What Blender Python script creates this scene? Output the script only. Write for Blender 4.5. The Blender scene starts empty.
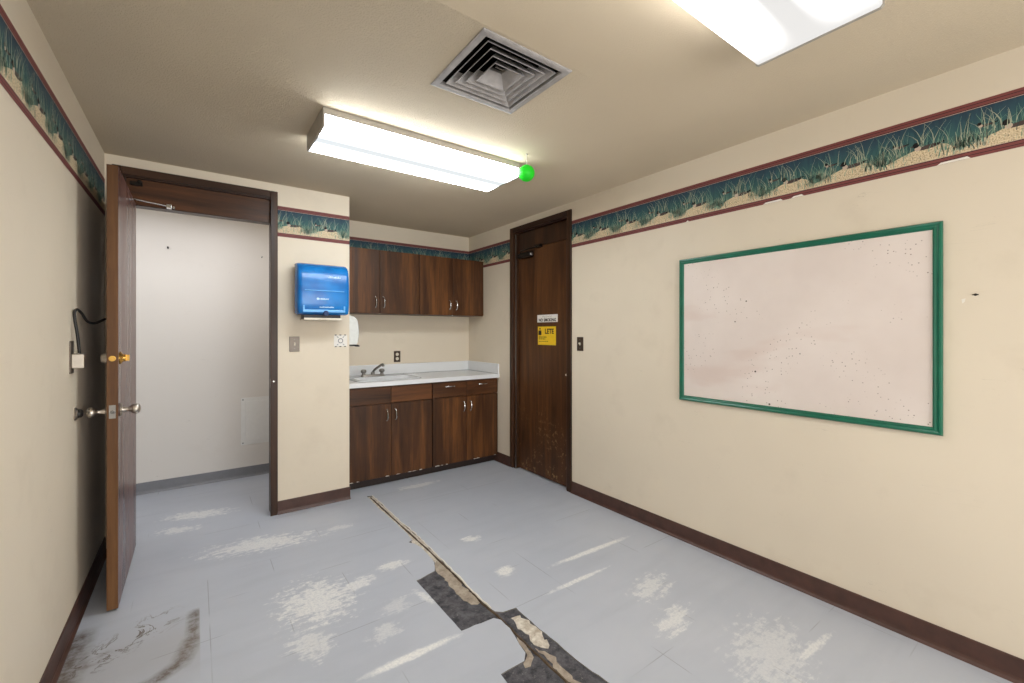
import bpy, bmesh, math, random
from mathutils import Vector, Matrix
from mathutils.geometry import tessellate_polygon
R_ = random.Random(11)
scene = bpy.context.scene
COL = scene.collection
PI = math.pi

# ------------------------------------------------------------------ room dimensions (metres)
XL, XR = -0.452, 2.553          # left / right wall faces
YB, YA, YH = 3.61, 4.35, 4.725  # doorway wall, alcove back wall, far hall wall
YR = -2.4                       # wall behind the camera
H = 2.44
XS = 1.003                      # free end of the doorway wall
BZ0, BZ1 = 2.055, 2.281         # wallpaper border

def lin(c):
    return tuple(((x / 255) / 12.92 if x / 255 <= .04045 else ((x / 255 + .055) / 1.055) ** 2.4) for x in c) + (1,)

# ------------------------------------------------------------------ materials
class NT:
    """small helper round a node tree"""
    def __init__(s, name):
        s.m = bpy.data.materials.new(name); s.m.use_nodes = True
        s.t = s.m.node_tree; s.n = s.t.nodes; s.l = s.t.links
        s.b = s.n['Principled BSDF']; s.out = s.n['Material Output']
    def new(s, ty, **kw):
        n = s.n.new(ty)
        for k, v in kw.items(): setattr(n, k, v)
        return n
    def set(s, sock, v):
        if isinstance(v, bpy.types.NodeSocket): s.l.new(v, sock)
        else: sock.default_value = v
    def math(s, op, a, b=0.0, c=None, clamp=False):
        n = s.new('ShaderNodeMath', operation=op, use_clamp=clamp)
        s.set(n.inputs[0], a); s.set(n.inputs[1], b)
        if c is not None: s.set(n.inputs[2], c)
        return n.outputs[0]
    def coord(s, which='Object'):
        return s.new('ShaderNodeTexCoord').outputs[which]
    def mapping(s, vec, loc=(0, 0, 0), rot=(0, 0, 0), scale=(1, 1, 1)):
        n = s.new('ShaderNodeMapping'); s.l.new(vec, n.inputs[0])
        n.inputs['Location'].default_value = loc; n.inputs['Rotation'].default_value = rot; n.inputs['Scale'].default_value = scale
        return n.outputs[0]
    def noise(s, vec, scale, detail=4, rough=.55, dist=0.0):
        n = s.new('ShaderNodeTexNoise'); s.l.new(vec, n.inputs['Vector'])
        n.inputs['Scale'].default_value = scale; n.inputs['Detail'].default_value = detail
        n.inputs['Roughness'].default_value = rough; n.inputs['Distortion'].default_value = dist
        return n.outputs['Fac']
    def ramp(s, fac, stops):
        n = s.new('ShaderNodeValToRGB'); s.l.new(fac, n.inputs[0])
        e = n.color_ramp.elements
        while len(e) < len(stops): e.new(.5)
        for i, (p, c) in enumerate(stops): e[i].position = p; e[i].color = c
        return n.outputs[0]
    def rng(s, v, a, b, c=0.0, d=1.0):
        n = s.new('ShaderNodeMapRange'); n.clamp = True
        s.set(n.inputs[0], v)
        for i, x in enumerate((a, b, c, d)): n.inputs[i + 1].default_value = x
        return n.outputs[0]
    def mix(s, fac, a, b):
        n = s.new('ShaderNodeMix', data_type='RGBA')
        s.set(n.inputs[0], fac); s.set(n.inputs[6], a); s.set(n.inputs[7], b)
        return n.outputs[2]
    def bump(s, h, strength=.3, dist=.002):
        n = s.new('ShaderNodeBump'); s.l.new(h, n.inputs['Height'])
        n.inputs['Strength'].default_value = strength; n.inputs['Distance'].default_value = dist
        s.l.new(n.outputs[0], s.b.inputs['Normal'])
    def fin(s, col=None, rough=.5, metal=0.0, spec=.5):
        if col is not None: s.set(s.b.inputs['Base Color'], col)
        s.set(s.b.inputs['Roughness'], rough); s.set(s.b.inputs['Metallic'], metal)
        s.b.inputs['Specular IOR Level'].default_value = spec
        return s.m

def plain(name, rgb, rough=.5, metal=0.0, spec=.5, var=.06, scale=30):
    s = NT(name); c = lin(rgb)
    f = s.noise(s.coord(), scale, 3)
    lo = tuple(x * (1 - var) for x in c[:3]) + (1,); hi = tuple(min(1, x * (1 + var)) for x in c[:3]) + (1,)
    return s.fin(s.ramp(f, [(.3, lo), (.7, hi)]), rough, metal, spec)

def paint(name, rgb, var=.05, smudge=.10, rough=.5, bumps=.06):
    s = NT(name); c = lin(rgb); o = s.coord()
    big = s.noise(o, .9, 3); mid = s.noise(o, 3.5, 5, .6)
    c1 = s.ramp(big, [(.3, tuple(x * (1 - var) for x in c[:3]) + (1,)), (.7, tuple(min(1, x * (1 + var)) for x in c[:3]) + (1,))])
    sm = s.rng(mid, .56, .74)
    c2 = s.mix(s.math('MULTIPLY', sm, smudge), c1, lin((150, 132, 105)))
    streak = s.noise(s.mapping(o, scale=(1, 1, .04)), 9, 2)
    c3 = s.mix(s.math('MULTIPLY', s.rng(streak, .55, .75), smudge * .7), c2, lin((225, 214, 196)))
    # thin scratches
    sc = s.noise(s.mapping(o, rot=(.6, .3, .4), scale=(1, 1, 9)), 2.4, 2, .5, 1.2)
    ln = s.math('MULTIPLY', s.rng(s.math('ABSOLUTE', s.math('SUBTRACT', sc, .5)), 0, .0016, 1, 0), s.rng(s.noise(o, 5.5, 1), .60, .64))
    c4 = s.mix(s.math('MULTIPLY', ln, .35), c3, lin((110, 98, 82)))
    s.bump(s.noise(o, 160, 2), bumps, .0015)
    return s.fin(c4, rough, 0, .35)

def wood(name, dark, mid, light, axis='z', rough=.40, scuff=False, grain=1.0, spec=.36):
    s = NT(name); o = s.coord()
    inf = s.new('ShaderNodeObjectInfo')
    off = s.new('ShaderNodeVectorMath', operation='SCALE'); off.inputs[0].default_value = (7.3, 3.1, 5.7)
    s.l.new(inf.outputs['Random'], off.inputs['Scale'])
    add = s.new('ShaderNodeVectorMath', operation='ADD'); s.l.new(o, add.inputs[0]); s.l.new(off.outputs[0], add.inputs[1])
    v = add.outputs[0]
    sc = {'z': (1, 1, .07), 'x': (.07, 1, 1), 'y': (1, .07, 1)}[axis]
    a = s.noise(s.mapping(v, scale=sc), 9 * grain, 6, .62, .6)
    b = s.noise(s.mapping(v, scale=tuple(x if x < 1 else 1 for x in sc)), 55 * grain, 5, .7)
    patch = s.noise(s.mapping(v, scale=tuple(x * (4 if x < 1 else 1) for x in sc)), 3.2, 2)
    f = s.math('ADD', s.math('MULTIPLY', a, .62), s.math('ADD', s.math('MULTIPLY', b, .25), s.math('MULTIPLY', patch, .25)))
    col = s.ramp(f, [(.40, lin(dark)), (.56, lin(mid)), (.72, lin(light))])
    if scuff:
        sep = s.new('ShaderNodeSeparateXYZ'); s.l.new(o, sep.inputs[0])
        low = s.rng(sep.outputs['Z'], .05, .75, 1, 0)
        chips = s.rng(s.noise(o, 26, 6, .68), .55, .60)
        where = s.rng(s.noise(o, 3.6, 3), .47, .60)
        m = s.math('MULTIPLY', s.math('MULTIPLY', chips, where), s.math('POWER', low, 1.1))
        col = s.mix(s.math('MULTIPLY', m, .75), col, lin((176, 142, 98)))
        rub = s.math('MULTIPLY', s.rng(s.noise(o, 4, 3), .45, .65), s.math('MULTIPLY', low, .3))
        col = s.mix(rub, col, lin((96, 66, 40)))
    s.bump(b, .05, .001)
    return s.fin(col, s.rng(a, .3, .7, rough - .06, rough + .1), 0, spec)

M = {}
M['cream'] = paint('cream_wall_paint', (225, 213, 193))
M['hallpaint'] = paint('white_hall_paint', (226, 222, 217), .02, .05)
def ceiling_mat():
    s = NT('stippled_ceiling_paint'); o = s.coord()
    big = s.noise(o, 1.1, 3)
    c = s.ramp(big, [(.3, lin((210, 195, 170))), (.7, lin((218, 203, 178)))])
    n = s.noise(o, 190, 3, .6); n2 = s.noise(o, 70, 2, .5)
    # stipple is heavy on the old part and nearly painted smooth on the near and right-hand part
    sep = s.new('ShaderNodeSeparateXYZ'); s.l.new(o, sep.inputs[0])
    far = s.rng(sep.outputs['Y'], 1.300, 1.306, 0, 1); left = s.rng(sep.outputs['X'], 1.0, 1.5, 1, 0)
    gate = s.math('ADD', .12, s.math('MULTIPLY', s.math('MULTIPLY', far, left), .88))
    s.bump(s.math('MULTIPLY', s.math('ADD', s.rng(n, .42, .68), s.math('MULTIPLY', n2, .2)), gate), .8, .0048)
    return s.fin(c, .8, 0, .2)
M['ceiling'] = ceiling_mat()
M['wood'] = wood('dark_stained_wood', (40, 22, 10), (76, 45, 21), (122, 76, 36))
M['woodx'] = wood('dark_stained_wood_level_grain', (44, 25, 12), (80, 47, 23), (116, 70, 36), 'x')
M['woodred'] = wood('reddish_door_veneer', (66, 38, 34), (98, 64, 58), (122, 86, 80), rough=.27, spec=.6)
M['frame'] = wood('dark_frame_wood', (36, 22, 13), (60, 37, 22), (82, 52, 32), rough=.38)
M['framex'] = wood('dark_frame_wood_level', (36, 22, 13), (60, 37, 22), (82, 52, 32), 'x', rough=.38)
M['framey'] = wood('dark_frame_wood_deep', (30, 16, 11), (48, 27, 18), (64, 38, 26), 'y', rough=.4)
M['edge'] = wood('worn_door_edge_wood', (76, 48, 27), (100, 66, 36), (128, 90, 54), rough=.5)
M['scuffed'] = wood('scuffed_door_wood', (44, 26, 13), (76, 46, 23), (106, 68, 36), scuff=True, rough=.42)
M['kick'] = plain('dark_toe_kick', (38, 24, 18), .5)
M['base'] = plain('brown_rubber_base', (76, 50, 42), .45, var=.22, scale=14)
M['basegrey'] = plain('grey_rubber_base', (124, 126, 132), .5)
M['white'] = plain('white_enamel', (232, 232, 230), .35, var=.02)
M['laminate'] = plain('white_laminate', (232, 234, 236), .28, var=.008, scale=8)
M['sinkwhite'] = plain('white_sink_enamel', (226, 229, 232), .2, var=.03)
M['seam'] = plain('grey_caulk', (128, 132, 134), .6)
M['chrome'] = plain('chrome', (205, 205, 205), .16, 1.0, var=.03)
M['dullchrome'] = plain('tarnished_chrome', (150, 148, 145), .3, 1.0)
M['nickel'] = plain('satin_nickel', (205, 198, 188), .32, 1.0)
M['brass'] = plain('polished_brass', (206, 164, 88), .26, 1.0)
M['black'] = plain('black_plastic', (26, 25, 25), .4)
M['blackmetal'] = plain('dark_bronze_metal', (34, 29, 25), .35, .6)
M['brownplate'] = plain('brown_switch_plate', (72, 58, 48), .35, .3)
M['steelplate'] = plain('steel_switch_plate', (122, 112, 102), .4, .35)
M['ivory'] = plain('ivory_plastic', (226, 218, 200), .4)
M['housing'] = plain('aged_white_fixture_metal', (168, 162, 152), .45)
M['greenpaint'] = plain('green_frame_paint', (6, 100, 76), .3, var=.12, scale=12)
M['ballgreen'] = plain('bright_green_plastic', (16, 226, 32), .5, var=.03)
M['string'] = plain('white_string', (235, 232, 222), .8)
M['dispgrey'] = plain('grey_dispenser_plastic', (120, 122, 124), .4)
M['dispdark'] = plain('dark_blue_dispenser_back', (22, 52, 96), .4)
M['printwhite'] = plain('pale_print', (190, 222, 245), .5)
M['bluefold'] = plain('pale_blue_moulding', (96, 172, 232), .25)
M['signwhite'] = plain('white_sign_plastic', (232, 228, 222), .45, var=.02)
M['signyellow'] = plain('yellow_sign', (236, 194, 32), .45, var=.05)
M['ink'] = plain('black_ink', (30, 26, 22), .6)
M['inkgrey'] = plain('grey_ink', (176, 172, 168), .6)
M['inkolive'] = plain('olive_ink', (128, 104, 20), .6)
M['soap'] = plain('white_dispenser_plastic', (224, 226, 222), .35)
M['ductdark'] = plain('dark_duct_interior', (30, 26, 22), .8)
M['putty'] = plain('white_filler', (238, 232, 222), .7)
M['vent'] = plain('grey_vent_enamel', (164, 160, 158), .45, var=.2, scale=18)

def blue_mat():
    s = NT('translucent_blue_plastic'); o = s.coord()
    sep = s.new('ShaderNodeSeparateXYZ'); s.l.new(o, sep.inputs[0])
    c = s.ramp(s.noise(o, 6, 2), [(.3, lin((4, 90, 164))), (.7, lin((14, 126, 204)))])
    s.b.inputs['Coat Weight'].default_value = .1; s.b.inputs['Coat Roughness'].default_value = .08
    return s.fin(c, .26, 0, .45)
M['blue'] = blue_mat()

def board_mat():
    s = NT('pinkish_pinboard'); o = s.coord()
    c = s.ramp(s.noise(o, 2.2, 4), [(.3, lin((220, 207, 199))), (.7, lin((233, 222, 215)))])
    # old paper ghosts
    g = s.rng(s.noise(s.mapping(o, scale=(1, .5, 1.6)), 3, 3), .58, .68)
    c = s.mix(s.math('MULTIPLY', g, .25), c, lin((204, 174, 160)))
    v = s.new('ShaderNodeTexVoronoi'); v.inputs['Scale'].default_value = 52; s.l.new(o, v.inputs['Vector'])
    dot = s.rng(v.outputs['Distance'], .10, .17, 1, 0)
    sep = s.new('ShaderNodeSeparateXYZ'); s.l.new(o, sep.inputs[0])
    row = s.rng(s.math('ABSOLUTE', s.math('SUBTRACT', sep.outputs['Z'], -.15)), .02, .14, 1, 0)
    where = s.rng(s.math('ADD', s.noise(o, 4, 2), s.math('MULTIPLY', row, .14)), .52, .60)
    c = s.mix(s.math('MULTIPLY', s.math('MULTIPLY', dot, where), .7), c, lin((110, 84, 66)))
    v2 = s.new('ShaderNodeTexVoronoi'); v2.inputs['Scale'].default_value = 9; s.l.new(o, v2.inputs['Vector'])
    c = s.mix(s.math('MULTIPLY', s.rng(v2.outputs['Distance'], .035, .055, 1, 0), s.rng(s.noise(o, 2.7, 1), .5, .55)), c, lin((70, 48, 36)))
    s.bump(s.noise(o, 120, 2), .08, .001)
    return s.fin(c, .8, 0, .2)
M['board'] = board_mat()

def lens_mat(name, power, gapmin, tint=(.92, .97, 1.0, 1), ends=0.0):
    # the acrylic lens of a wraparound lamp: two glowing tubes with a dimmer strip between them
    s = NT(name); o = s.coord()
    sep = s.new('ShaderNodeSeparateXYZ'); s.l.new(o, sep.inputs[0])
    gap = s.rng(s.math('ABSOLUTE', sep.outputs['Y']), .022, .085, 0, 1)
    glow = s.math('POWER', gap, 2.0)
    if ends:    # worn tubes glow less towards their ends
        glow = s.math('MULTIPLY', glow, s.math('POWER', s.rng(s.math('ABSOLUTE', sep.outputs['X']), .60 - ends, .60, 1, 0), 2.0))
    st = s.math('ADD', s.math('MULTIPLY', glow, power), gapmin)
    s.b.inputs['Emission Color'].default_value = tint
    s.l.new(st, s.b.inputs['Emission Strength'])
    return s.fin(lin((60, 62, 64)), .4)
M['lens'] = lens_mat('glowing_fluorescent_lens', 16.5, .68)
M['lensdim'] = lens_mat('dimmer_fluorescent_lens', 9.0, .62, (1.0, .985, .965, 1), .36)

# ---- floor
JX, JY, TS = .356, 1.395, .305
SCUFFS = [  # cx, cy, angle, half length, half width, raggedness, strength
    (.725, 1.70, -.03, .27, .030, .35, 1.0), (1.97, 1.868, -.035, .42, .028, .35, .95), (1.665, 1.69, -.03, .29, .020, .6, .9),
    (1.408, 1.995, .3, .075, .062, .5, 1.0), (1.445, 2.44, -.5, .085, .05, .8, .95), (1.58, 3.56, 0, .24, .06, .9, .7),
    (.49, 2.33, .25, .20, .24, 1.3, .85), (.40, 2.02, .2, .10, .13, 1.3, .6), (.69, 2.35, .3, .12, .07, 1.1, .8), (.915, 2.43, 0, .11, .055, 1.0, .85),
    (.02, 3.95, -.3, .25, .10, 1.1, .75), (-.1, 3.72, -.3, .14, .07, 1.1, .7), (.34, 3.16, -.25, .36, .13, 1.2, .75), (.80, 3.11, 0, .12, .05, 1.1, .5),
    (1.94, 1.42, .2, .16, .09, 1.4, .6), (1.81, 1.19, .2, .15, .07, 1.2, .7), (1.95, .83, .3, .28, .16, 1.4, .45), (2.12, .735, -.06, .20, .022, .8, .75),
    (.68, 1.90, .2, .08, .06, 1.4, .5), (1.25, 3.2, .1, .0, .0, 1, 0), (.94, 2.04, -1.35, .10, .028, .7, .75), (.80, 2.06, .3, .10, .06, 1.4, .4)]
def floor_mat():
    s = NT('worn_blue_grey_tile'); o = s.coord()
    sep = s.new('ShaderNodeSeparateXYZ'); s.l.new(o, sep.inputs[0]); x, y = sep.outputs['X'], sep.outputs['Y']
    c = s.ramp(s.noise(o, 1.3, 5, .6), [(.3, lin((178, 184, 196))), (.7, lin((189, 194, 204)))])
    c = s.mix(s.math('MULTIPLY', s.rng(s.noise(s.mapping(o, scale=(.4, 2.5, 1)), 3.2, 4), .5, .7), .3), c, lin((168, 174, 185)))
    # sparse tile joints
    def joint(v, o0, seed, along):
        p = s.math('FLOORED_MODULO', s.math('SUBTRACT', v, o0 - TS / 2), TS)
        d = s.math('ABSOLUTE', s.math('SUBTRACT', p, TS / 2))
        line = s.rng(d, .0012, .0026, 1, 0)
        gate = s.rng(s.noise(s.mapping(o, loc=(seed, seed * 2, 0)), 2.4, 1), .55, .61)
        return s.math('MULTIPLY', line, gate)
    j = s.math('MAXIMUM', joint(x, JX, 3.1, 0), joint(y, JY, 8.7, 1))
    c = s.mix(s.math('MULTIPLY', j, .38), c, lin((92, 94, 100)))
    fine = s.noise(o, 26, 6, .7); streak = s.noise(s.mapping(o, rot=(0, 0, .1), scale=(.5, 2.2, 1)), 17, 5, .7)
    tex = s.math('ADD', s.math('MULTIPLY', fine, .5), s.math('MULTIPLY', streak, .5))
    tot = None
    for cx, cy, an, lx, ly, rg, st in SCUFFS:
        if st == 0: continue
        a = s.new('ShaderNodeVectorMath', operation='SUBTRACT'); s.l.new(o, a.inputs[0]); a.inputs[1].default_value = (cx, cy, 0)
        r = s.new('ShaderNodeVectorRotate', rotation_type='Z_AXIS'); s.l.new(a.outputs[0], r.inputs['Vector']); r.inputs['Angle'].default_value = -an
        m = s.new('ShaderNodeVectorMath', operation='MULTIPLY'); s.l.new(r.outputs[0], m.inputs[0]); m.inputs[1].default_value = (1 / lx, 1 / ly, 0)
        ln = s.new('ShaderNodeVectorMath', operation='LENGTH'); s.l.new(m.outputs[0], ln.inputs[0])
        v = s.math('ADD', s.math('SUBTRACT', 1.0, ln.outputs['Value']), s.math('MULTIPLY', s.math('SUBTRACT', tex, .5), rg * 4.2))
        k = s.math('MULTIPLY', s.rng(v, .10, .55), s.math('MULTIPLY', s.rng(ln.outputs['Value'], 1.0, 1.45, 1, 0), st))
        tot = k if tot is None else s.math('MAXIMUM', tot, k)
    tot = s.math('MULTIPLY', tot, s.math('ADD', .45, s.math('MULTIPLY', s.rng(s.noise(o, 85, 5, .75), .36, .56), .55)))
    c = s.mix(s.math('MULTIPLY', tot, .92), c, lin((238, 238, 236)))
    # brown dirt: the edge of the tile by the door, scribbles on it, and along the left base
    def seg(ax, ay, bx, by, w):
        dx, dy = bx - ax, by - ay; L = math.hypot(dx, dy)
        a = s.new('ShaderNodeVectorMath', operation='SUBTRACT'); s.l.new(o, a.inputs[0]); a.inputs[1].default_value = ((ax + bx) / 2, (ay + by) / 2, 0)
        r = s.new('ShaderNodeVectorRotate', rotation_type='Z_AXIS'); s.l.new(a.outputs[0], r.inputs['Vector']); r.inputs['Angle'].default_value = -math.atan2(dy, dx)
        q = s.new('ShaderNodeSeparateXYZ'); s.l.new(r.outputs[0], q.inputs[0])
        al = s.rng(s.math('ABSOLUTE', q.outputs['X']), L / 2, L / 2 + w, 1, 0)
        ac = s.rng(s.math('ABSOLUTE', q.outputs['Y']), w * .2, w, 1, 0)
        return s.math('MULTIPLY', al, ac)
    d = None
    for a in ((-.005, 2.58, -.012, 2.36, .036), (-.012, 2.36, -.05, 2.22, .050), (-.05, 2.22, -.14, 2.15, .045), (-.14, 2.15, -.30, 2.12, .05), (-.42, 2.66, -.42, 1.9, .075)):
        k = seg(*a); d = k if d is None else s.math('MAXIMUM', d, k)
    cut = s.rng(x, .012, .016, 1, 0)
    d = s.math('MULTIPLY', s.math('MULTIPLY', d, cut), s.math('ADD', .45, s.math('MULTIPLY', s.rng(fine, .40, .58), .55)))
    c = s.mix(s.math('MULTIPLY', d, .92), c, lin((84, 70, 58)))
    c = s.mix(s.math('MULTIPLY', s.math('MULTIPLY', seg(-.40, 2.34, -.02, 2.34, .30), cut), .28), c, lin((146, 136, 124)))
    scr = s.rng(s.math('ABSOLUTE', s.math('SUBTRACT', s.noise(s.mapping(o, loc=(2.2, 1.3, 0)), 9, 4, .6, .8), .5)), .010, .024, 1, 0)
    box = s.math('MULTIPLY', seg(-.37, 2.42, -.13, 2.60, .11), s.rng(s.noise(o, 8, 1), .25, .38))
    c = s.mix(s.math('MULTIPLY', s.math('MULTIPLY', scr, box), .9), c, lin((96, 84, 74)))
    c = s.mix(s.math('MULTIPLY', s.math('MULTIPLY', seg(-.36, 2.42, -.30, 2.46, .04), s.rng(tex, .45, .6)), .6), c, lin((112, 98, 88)))
    s.bump(tex, .05, .002)
    rough = s.math('ADD', .42, s.math('MULTIPLY', tot, .35))
    return s.fin(c, rough, 0, .4)
M['floor'] = floor_mat()
def mastic_mat(name, lo, hi, sp):
    s = NT(name); o = s.coord()
    c = s.ramp(s.noise(o, 22, 7, .75), [(.38, lin(lo)), (.62, lin(hi))])
    g = s.rng(s.noise(o, 75, 5, .8), .60, .70)
    c = s.mix(s.math('MULTIPLY', g, .6), c, lin(sp))
    s.bump(s.noise(o, 60, 5, .7), .5, .004)
    return s.fin(c, .75, 0, .3)
M['mastic'] = mastic_mat('black_tile_mastic', (52, 52, 58), (100, 99, 104), (170, 167, 163))
M['concrete'] = mastic_mat('bare_screed', (140, 128, 116), (178, 166, 152), (206, 198, 186))
M['filler'] = mastic_mat('crumbling_white_screed', (176, 164, 148), (226, 220, 210), (112, 92, 76))
M['crack'] = mastic_mat('dark_crack_dirt', (70, 58, 48), (100, 84, 68), (140, 124, 104))
M['tileside'] = plain('tile_side', (128, 124, 120), .8)
M['tileedge'] = plain('broken_tile_edge', (232, 228, 220), .8)

# ---- wallpaper border colours
def border_back():
    s = NT('border_water_print'); uv = s.coord('UV')
    sep = s.new('ShaderNodeSeparateXYZ'); s.l.new(uv, sep.inputs[0])
    n = s.noise(s.mapping(uv, scale=(55, 9, 1)), 1.0, 4, .6)
    f = s.math('ADD', sep.outputs['Y'], s.math('MULTIPLY', s.math('SUBTRACT', n, .5), .10))
    return s.fin(s.ramp(s.math('MULTIPLY', f, 4.42), [(.25, lin((96, 124, 110))), (.5, lin((58, 98, 98))), (.72, lin((46, 78, 90))), (.9, lin((40, 58, 76)))]), .6, 0, .3)
def border_sand():
    s = NT('border_sand_print'); uv = s.coord('UV')
    return s.fin(s.ramp(s.noise(s.mapping(uv, scale=(240, 170, 1)), 1.0, 3, .7), [(.35, lin((150, 128, 100))), (.5, lin((216, 198, 164))), (.68, lin((240, 224, 192)))]), .6, 0, .3)
BM = [border_back(), border_sand(), plain('border_maroon_print', (124, 68, 66), .6, spec=.3), plain('border_dark_line', (58, 34, 38), .6, spec=.3),
      plain('border_cream_line', (206, 176, 160), .6, spec=.3), plain('border_pale_reed', (178, 184, 162), .6, spec=.3), plain('border_teal_reed', (124, 162, 142), .6, spec=.3),
      plain('border_dark_reed', (38, 70, 72), .6, spec=.3), plain('border_duck_head', (22, 22, 24), .6, spec=.3), plain('border_duck_body', (78, 66, 64), .6, spec=.3),
      plain('border_duck_breast', (196, 178, 160), .6, spec=.3), M['putty']]

# ------------------------------------------------------------------ mesh building
def tag(o, label=None, cat=None, group=None, kind=None):
    for k, v in (('label', label), ('category', cat), ('group', group), ('kind', kind)):
        if v: o[k] = v
    return o
def world_loc(o):
    v = Vector((0, 0, 0))
    while o is not None: v += o.location; o = o.parent
    return v
def empty(name, loc, label=None, cat=None, group=None, kind=None):
    o = bpy.data.objects.new(name, None); COL.objects.link(o); o.location = loc
    o.empty_display_size = .05
    return tag(o, label, cat, group, kind)

class MB:
    def __init__(s): s.v = []; s.f = []; s.m = []; s.uv = {}
    def add(s, vs, fs, mi=0):
        b = len(s.v); s.v += [Vector(v) for v in vs]
        for f in fs: s.f.append([i + b for i in f]); s.m.append(mi)
        return s
    def box(s, x0, y0, z0, x1, y1, z1, mi=0, sk=None):
        vs = [(x0, y0, z0), (x1, y0, z0), (x1, y1, z0), (x0, y1, z0), (x0, y0, z1), (x1, y0, z1), (x1, y1, z1), (x0, y1, z1)]
        return s.add(vs, [(0, 3, 2, 1), (4, 5, 6, 7), (0, 1, 5, 4), (1, 2, 6, 5), (2, 3, 7, 6), (3, 0, 4, 7)], mi)
    def rings(s, rings, mi=0, cap0=True, cap1=True, closed=True):
        b = len(s.v); n = len(rings[0])
        for r in rings: s.v += [Vector(p) for p in r]
        for k in range(len(rings) - 1):
            for i in range(n if closed else n - 1):
                j = (i + 1) % n
                s.f.append([b + k * n + i, b + k * n + j, b + (k + 1) * n + j, b + (k + 1) * n + i]); s.m.append(mi)
        if cap0: s.f.append([b + i for i in range(n)][::-1]); s.m.append(mi)
        if cap1: s.f.append([b + (len(rings) - 1) * n + i for i in range(n)]); s.m.append(mi)
        return s
    def tube(s, path, r, seg=10, mi=0):
        P = [Vector(p) for p in path]; rs = r if isinstance(r, (list, tuple)) else [r] * len(P); out = []
        up = None
        for i, p in enumerate(P):
            t = (P[min(i + 1, len(P) - 1)] - P[max(i - 1, 0)]).normalized()
            if up is None:
                up = Vector((0, 0, 1)) if abs(t.z) < .9 else Vector((1, 0, 0))
            a = t.cross(up).normalized(); up = a.cross(t).normalized()
            out.append([p + rs[i] * (math.cos(q) * a + math.sin(q) * up) for q in [2 * PI * k / seg for k in range(seg)]])
        return s.rings(out, mi)
    def lathe(s, c, axis, prof, seg=20, mi=0):
        """prof = [(distance along axis, radius)...] round the line from c along axis"""
        c = Vector(c); t = Vector(axis).normalized()
        u = Vector((0, 0, 1)) if abs(t.z) < .9 else Vector((1, 0, 0))
        a = t.cross(u).normalized(); b = a.cross(t).normalized()
        return s.rings([[c + t * d + max(r, .0002) * (math.cos(q) * a + math.sin(q) * b) for q in [2 * PI * k / seg for k in range(seg)]] for d, r in prof], mi)
    def extrude(s, poly, vec, mi=0):
        P = [Vector(p) for p in poly]; v = Vector(vec)
        return s.rings([P, [p + v for p in P]], mi)
    def build(s, name, mats, parent=None, origin=None, bevel=0.0, smooth=False, seg=2):
        o0 = world_loc(parent) if parent else Vector(origin or (0, 0, 0))
        me = bpy.data.meshes.new(name)
        me.from_pydata([tuple(v - o0) for v in s.v], [], s.f)
        for m in (mats if isinstance(mats, (list, tuple)) else [mats]): me.materials.append(m)
        for p, mi in zip(me.polygons, s.m): p.material_index = mi; p.use_smooth = smooth
        me.validate(); 
        bm = bmesh.new(); bm.from_mesh(me); bmesh.ops.recalc_face_normals(bm, faces=bm.faces)
        bm.to_mesh(me); bm.free()
        o = bpy.data.objects.new(name, me); COL.objects.link(o)
        if parent: o.parent = parent
        else: o.location = o0
        if bevel:
            md = o.modifiers.new('bevel', 'BEVEL'); md.width = bevel; md.segments = seg; md.limit_method = 'ANGLE'; md.angle_limit = .6
        if smooth:
            try:
                me.set_sharp_from_angle(angle=.7)
            except Exception: pass
        return o

def struct(name, mb, mats, **kw):
    o = mb.build(name, mats, **kw)
    if not kw.get('parent'): o['kind'] = 'structure'
    return o

def lettering(name, txt, size, mat, parent, loc, rot, depth=.0004, sx=1.0, bold=0.0):
    """engraved / printed text as a mesh part"""
    cu = bpy.data.curves.new(name, 'FONT'); cu.body = txt; cu.size = size; cu.extrude = depth; cu.offset = bold; cu.align_x = 'CENTER'; cu.align_y = 'CENTER'
    t = bpy.data.objects.new('temp_' + name, cu); COL.objects.link(t)
    dg = bpy.context.evaluated_depsgraph_get(); dg.update()
    me = bpy.data.meshes.new_from_object(t.evaluated_get(dg)); me.name = name
    bpy.data.objects.remove(t); bpy.data.curves.remove(cu)
    mt = Matrix.Translation(Vector(loc) - world_loc(parent)) @ rot.to_4x4() @ Matrix.Diagonal((sx, 1, 1, 1))
    me.transform(mt); me.materials.clear(); me.materials.append(mat)
    o = bpy.data.objects.new(name, me); COL.objects.link(o); o.parent = parent
    return o

# ================================================================== SHELL
HOLE = [(1.132, 3.572), (1.17, 3.558), (1.174, 3.394), (1.172, 3.105), (1.168, 2.94), (1.176, 2.877), (1.181, 2.75), (1.18, 2.587), (1.175, 2.428), (1.171, 2.265),
        (1.167, 2.136), (1.165, 2.049), (1.159, 1.96), (1.156, 1.84), (1.163, 1.734), (1.192, 1.708), (1.263, 1.698), (1.26, 1.578), (1.261, 1.444), (1.262, 1.356),
        (1.263, 1.274), (1.269, 1.201), (1.278, 1.137), (1.285, 1.10), (1.27, 1.09), (.966, 1.09), (.964, 1.347), (.968, 1.402), (1.085, 1.403), (1.117, 1.436), (1.126, 1.489),
        (1.14, 1.541), (1.153, 1.597), (1.152, 1.668), (1.132, 1.698), (.966, 1.711), (.964, 2.201), (1.086, 2.229), (1.127, 2.318), (1.132, 2.398), (1.137, 2.513),
        (1.122, 2.593), (1.1, 2.633), (1.132, 2.646), (1.136, 2.719), (1.141, 2.792), (1.136, 2.858), (1.139, 2.907), (1.134, 3.155), (1.126, 3.307), (1.132, 3.444)]
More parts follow.
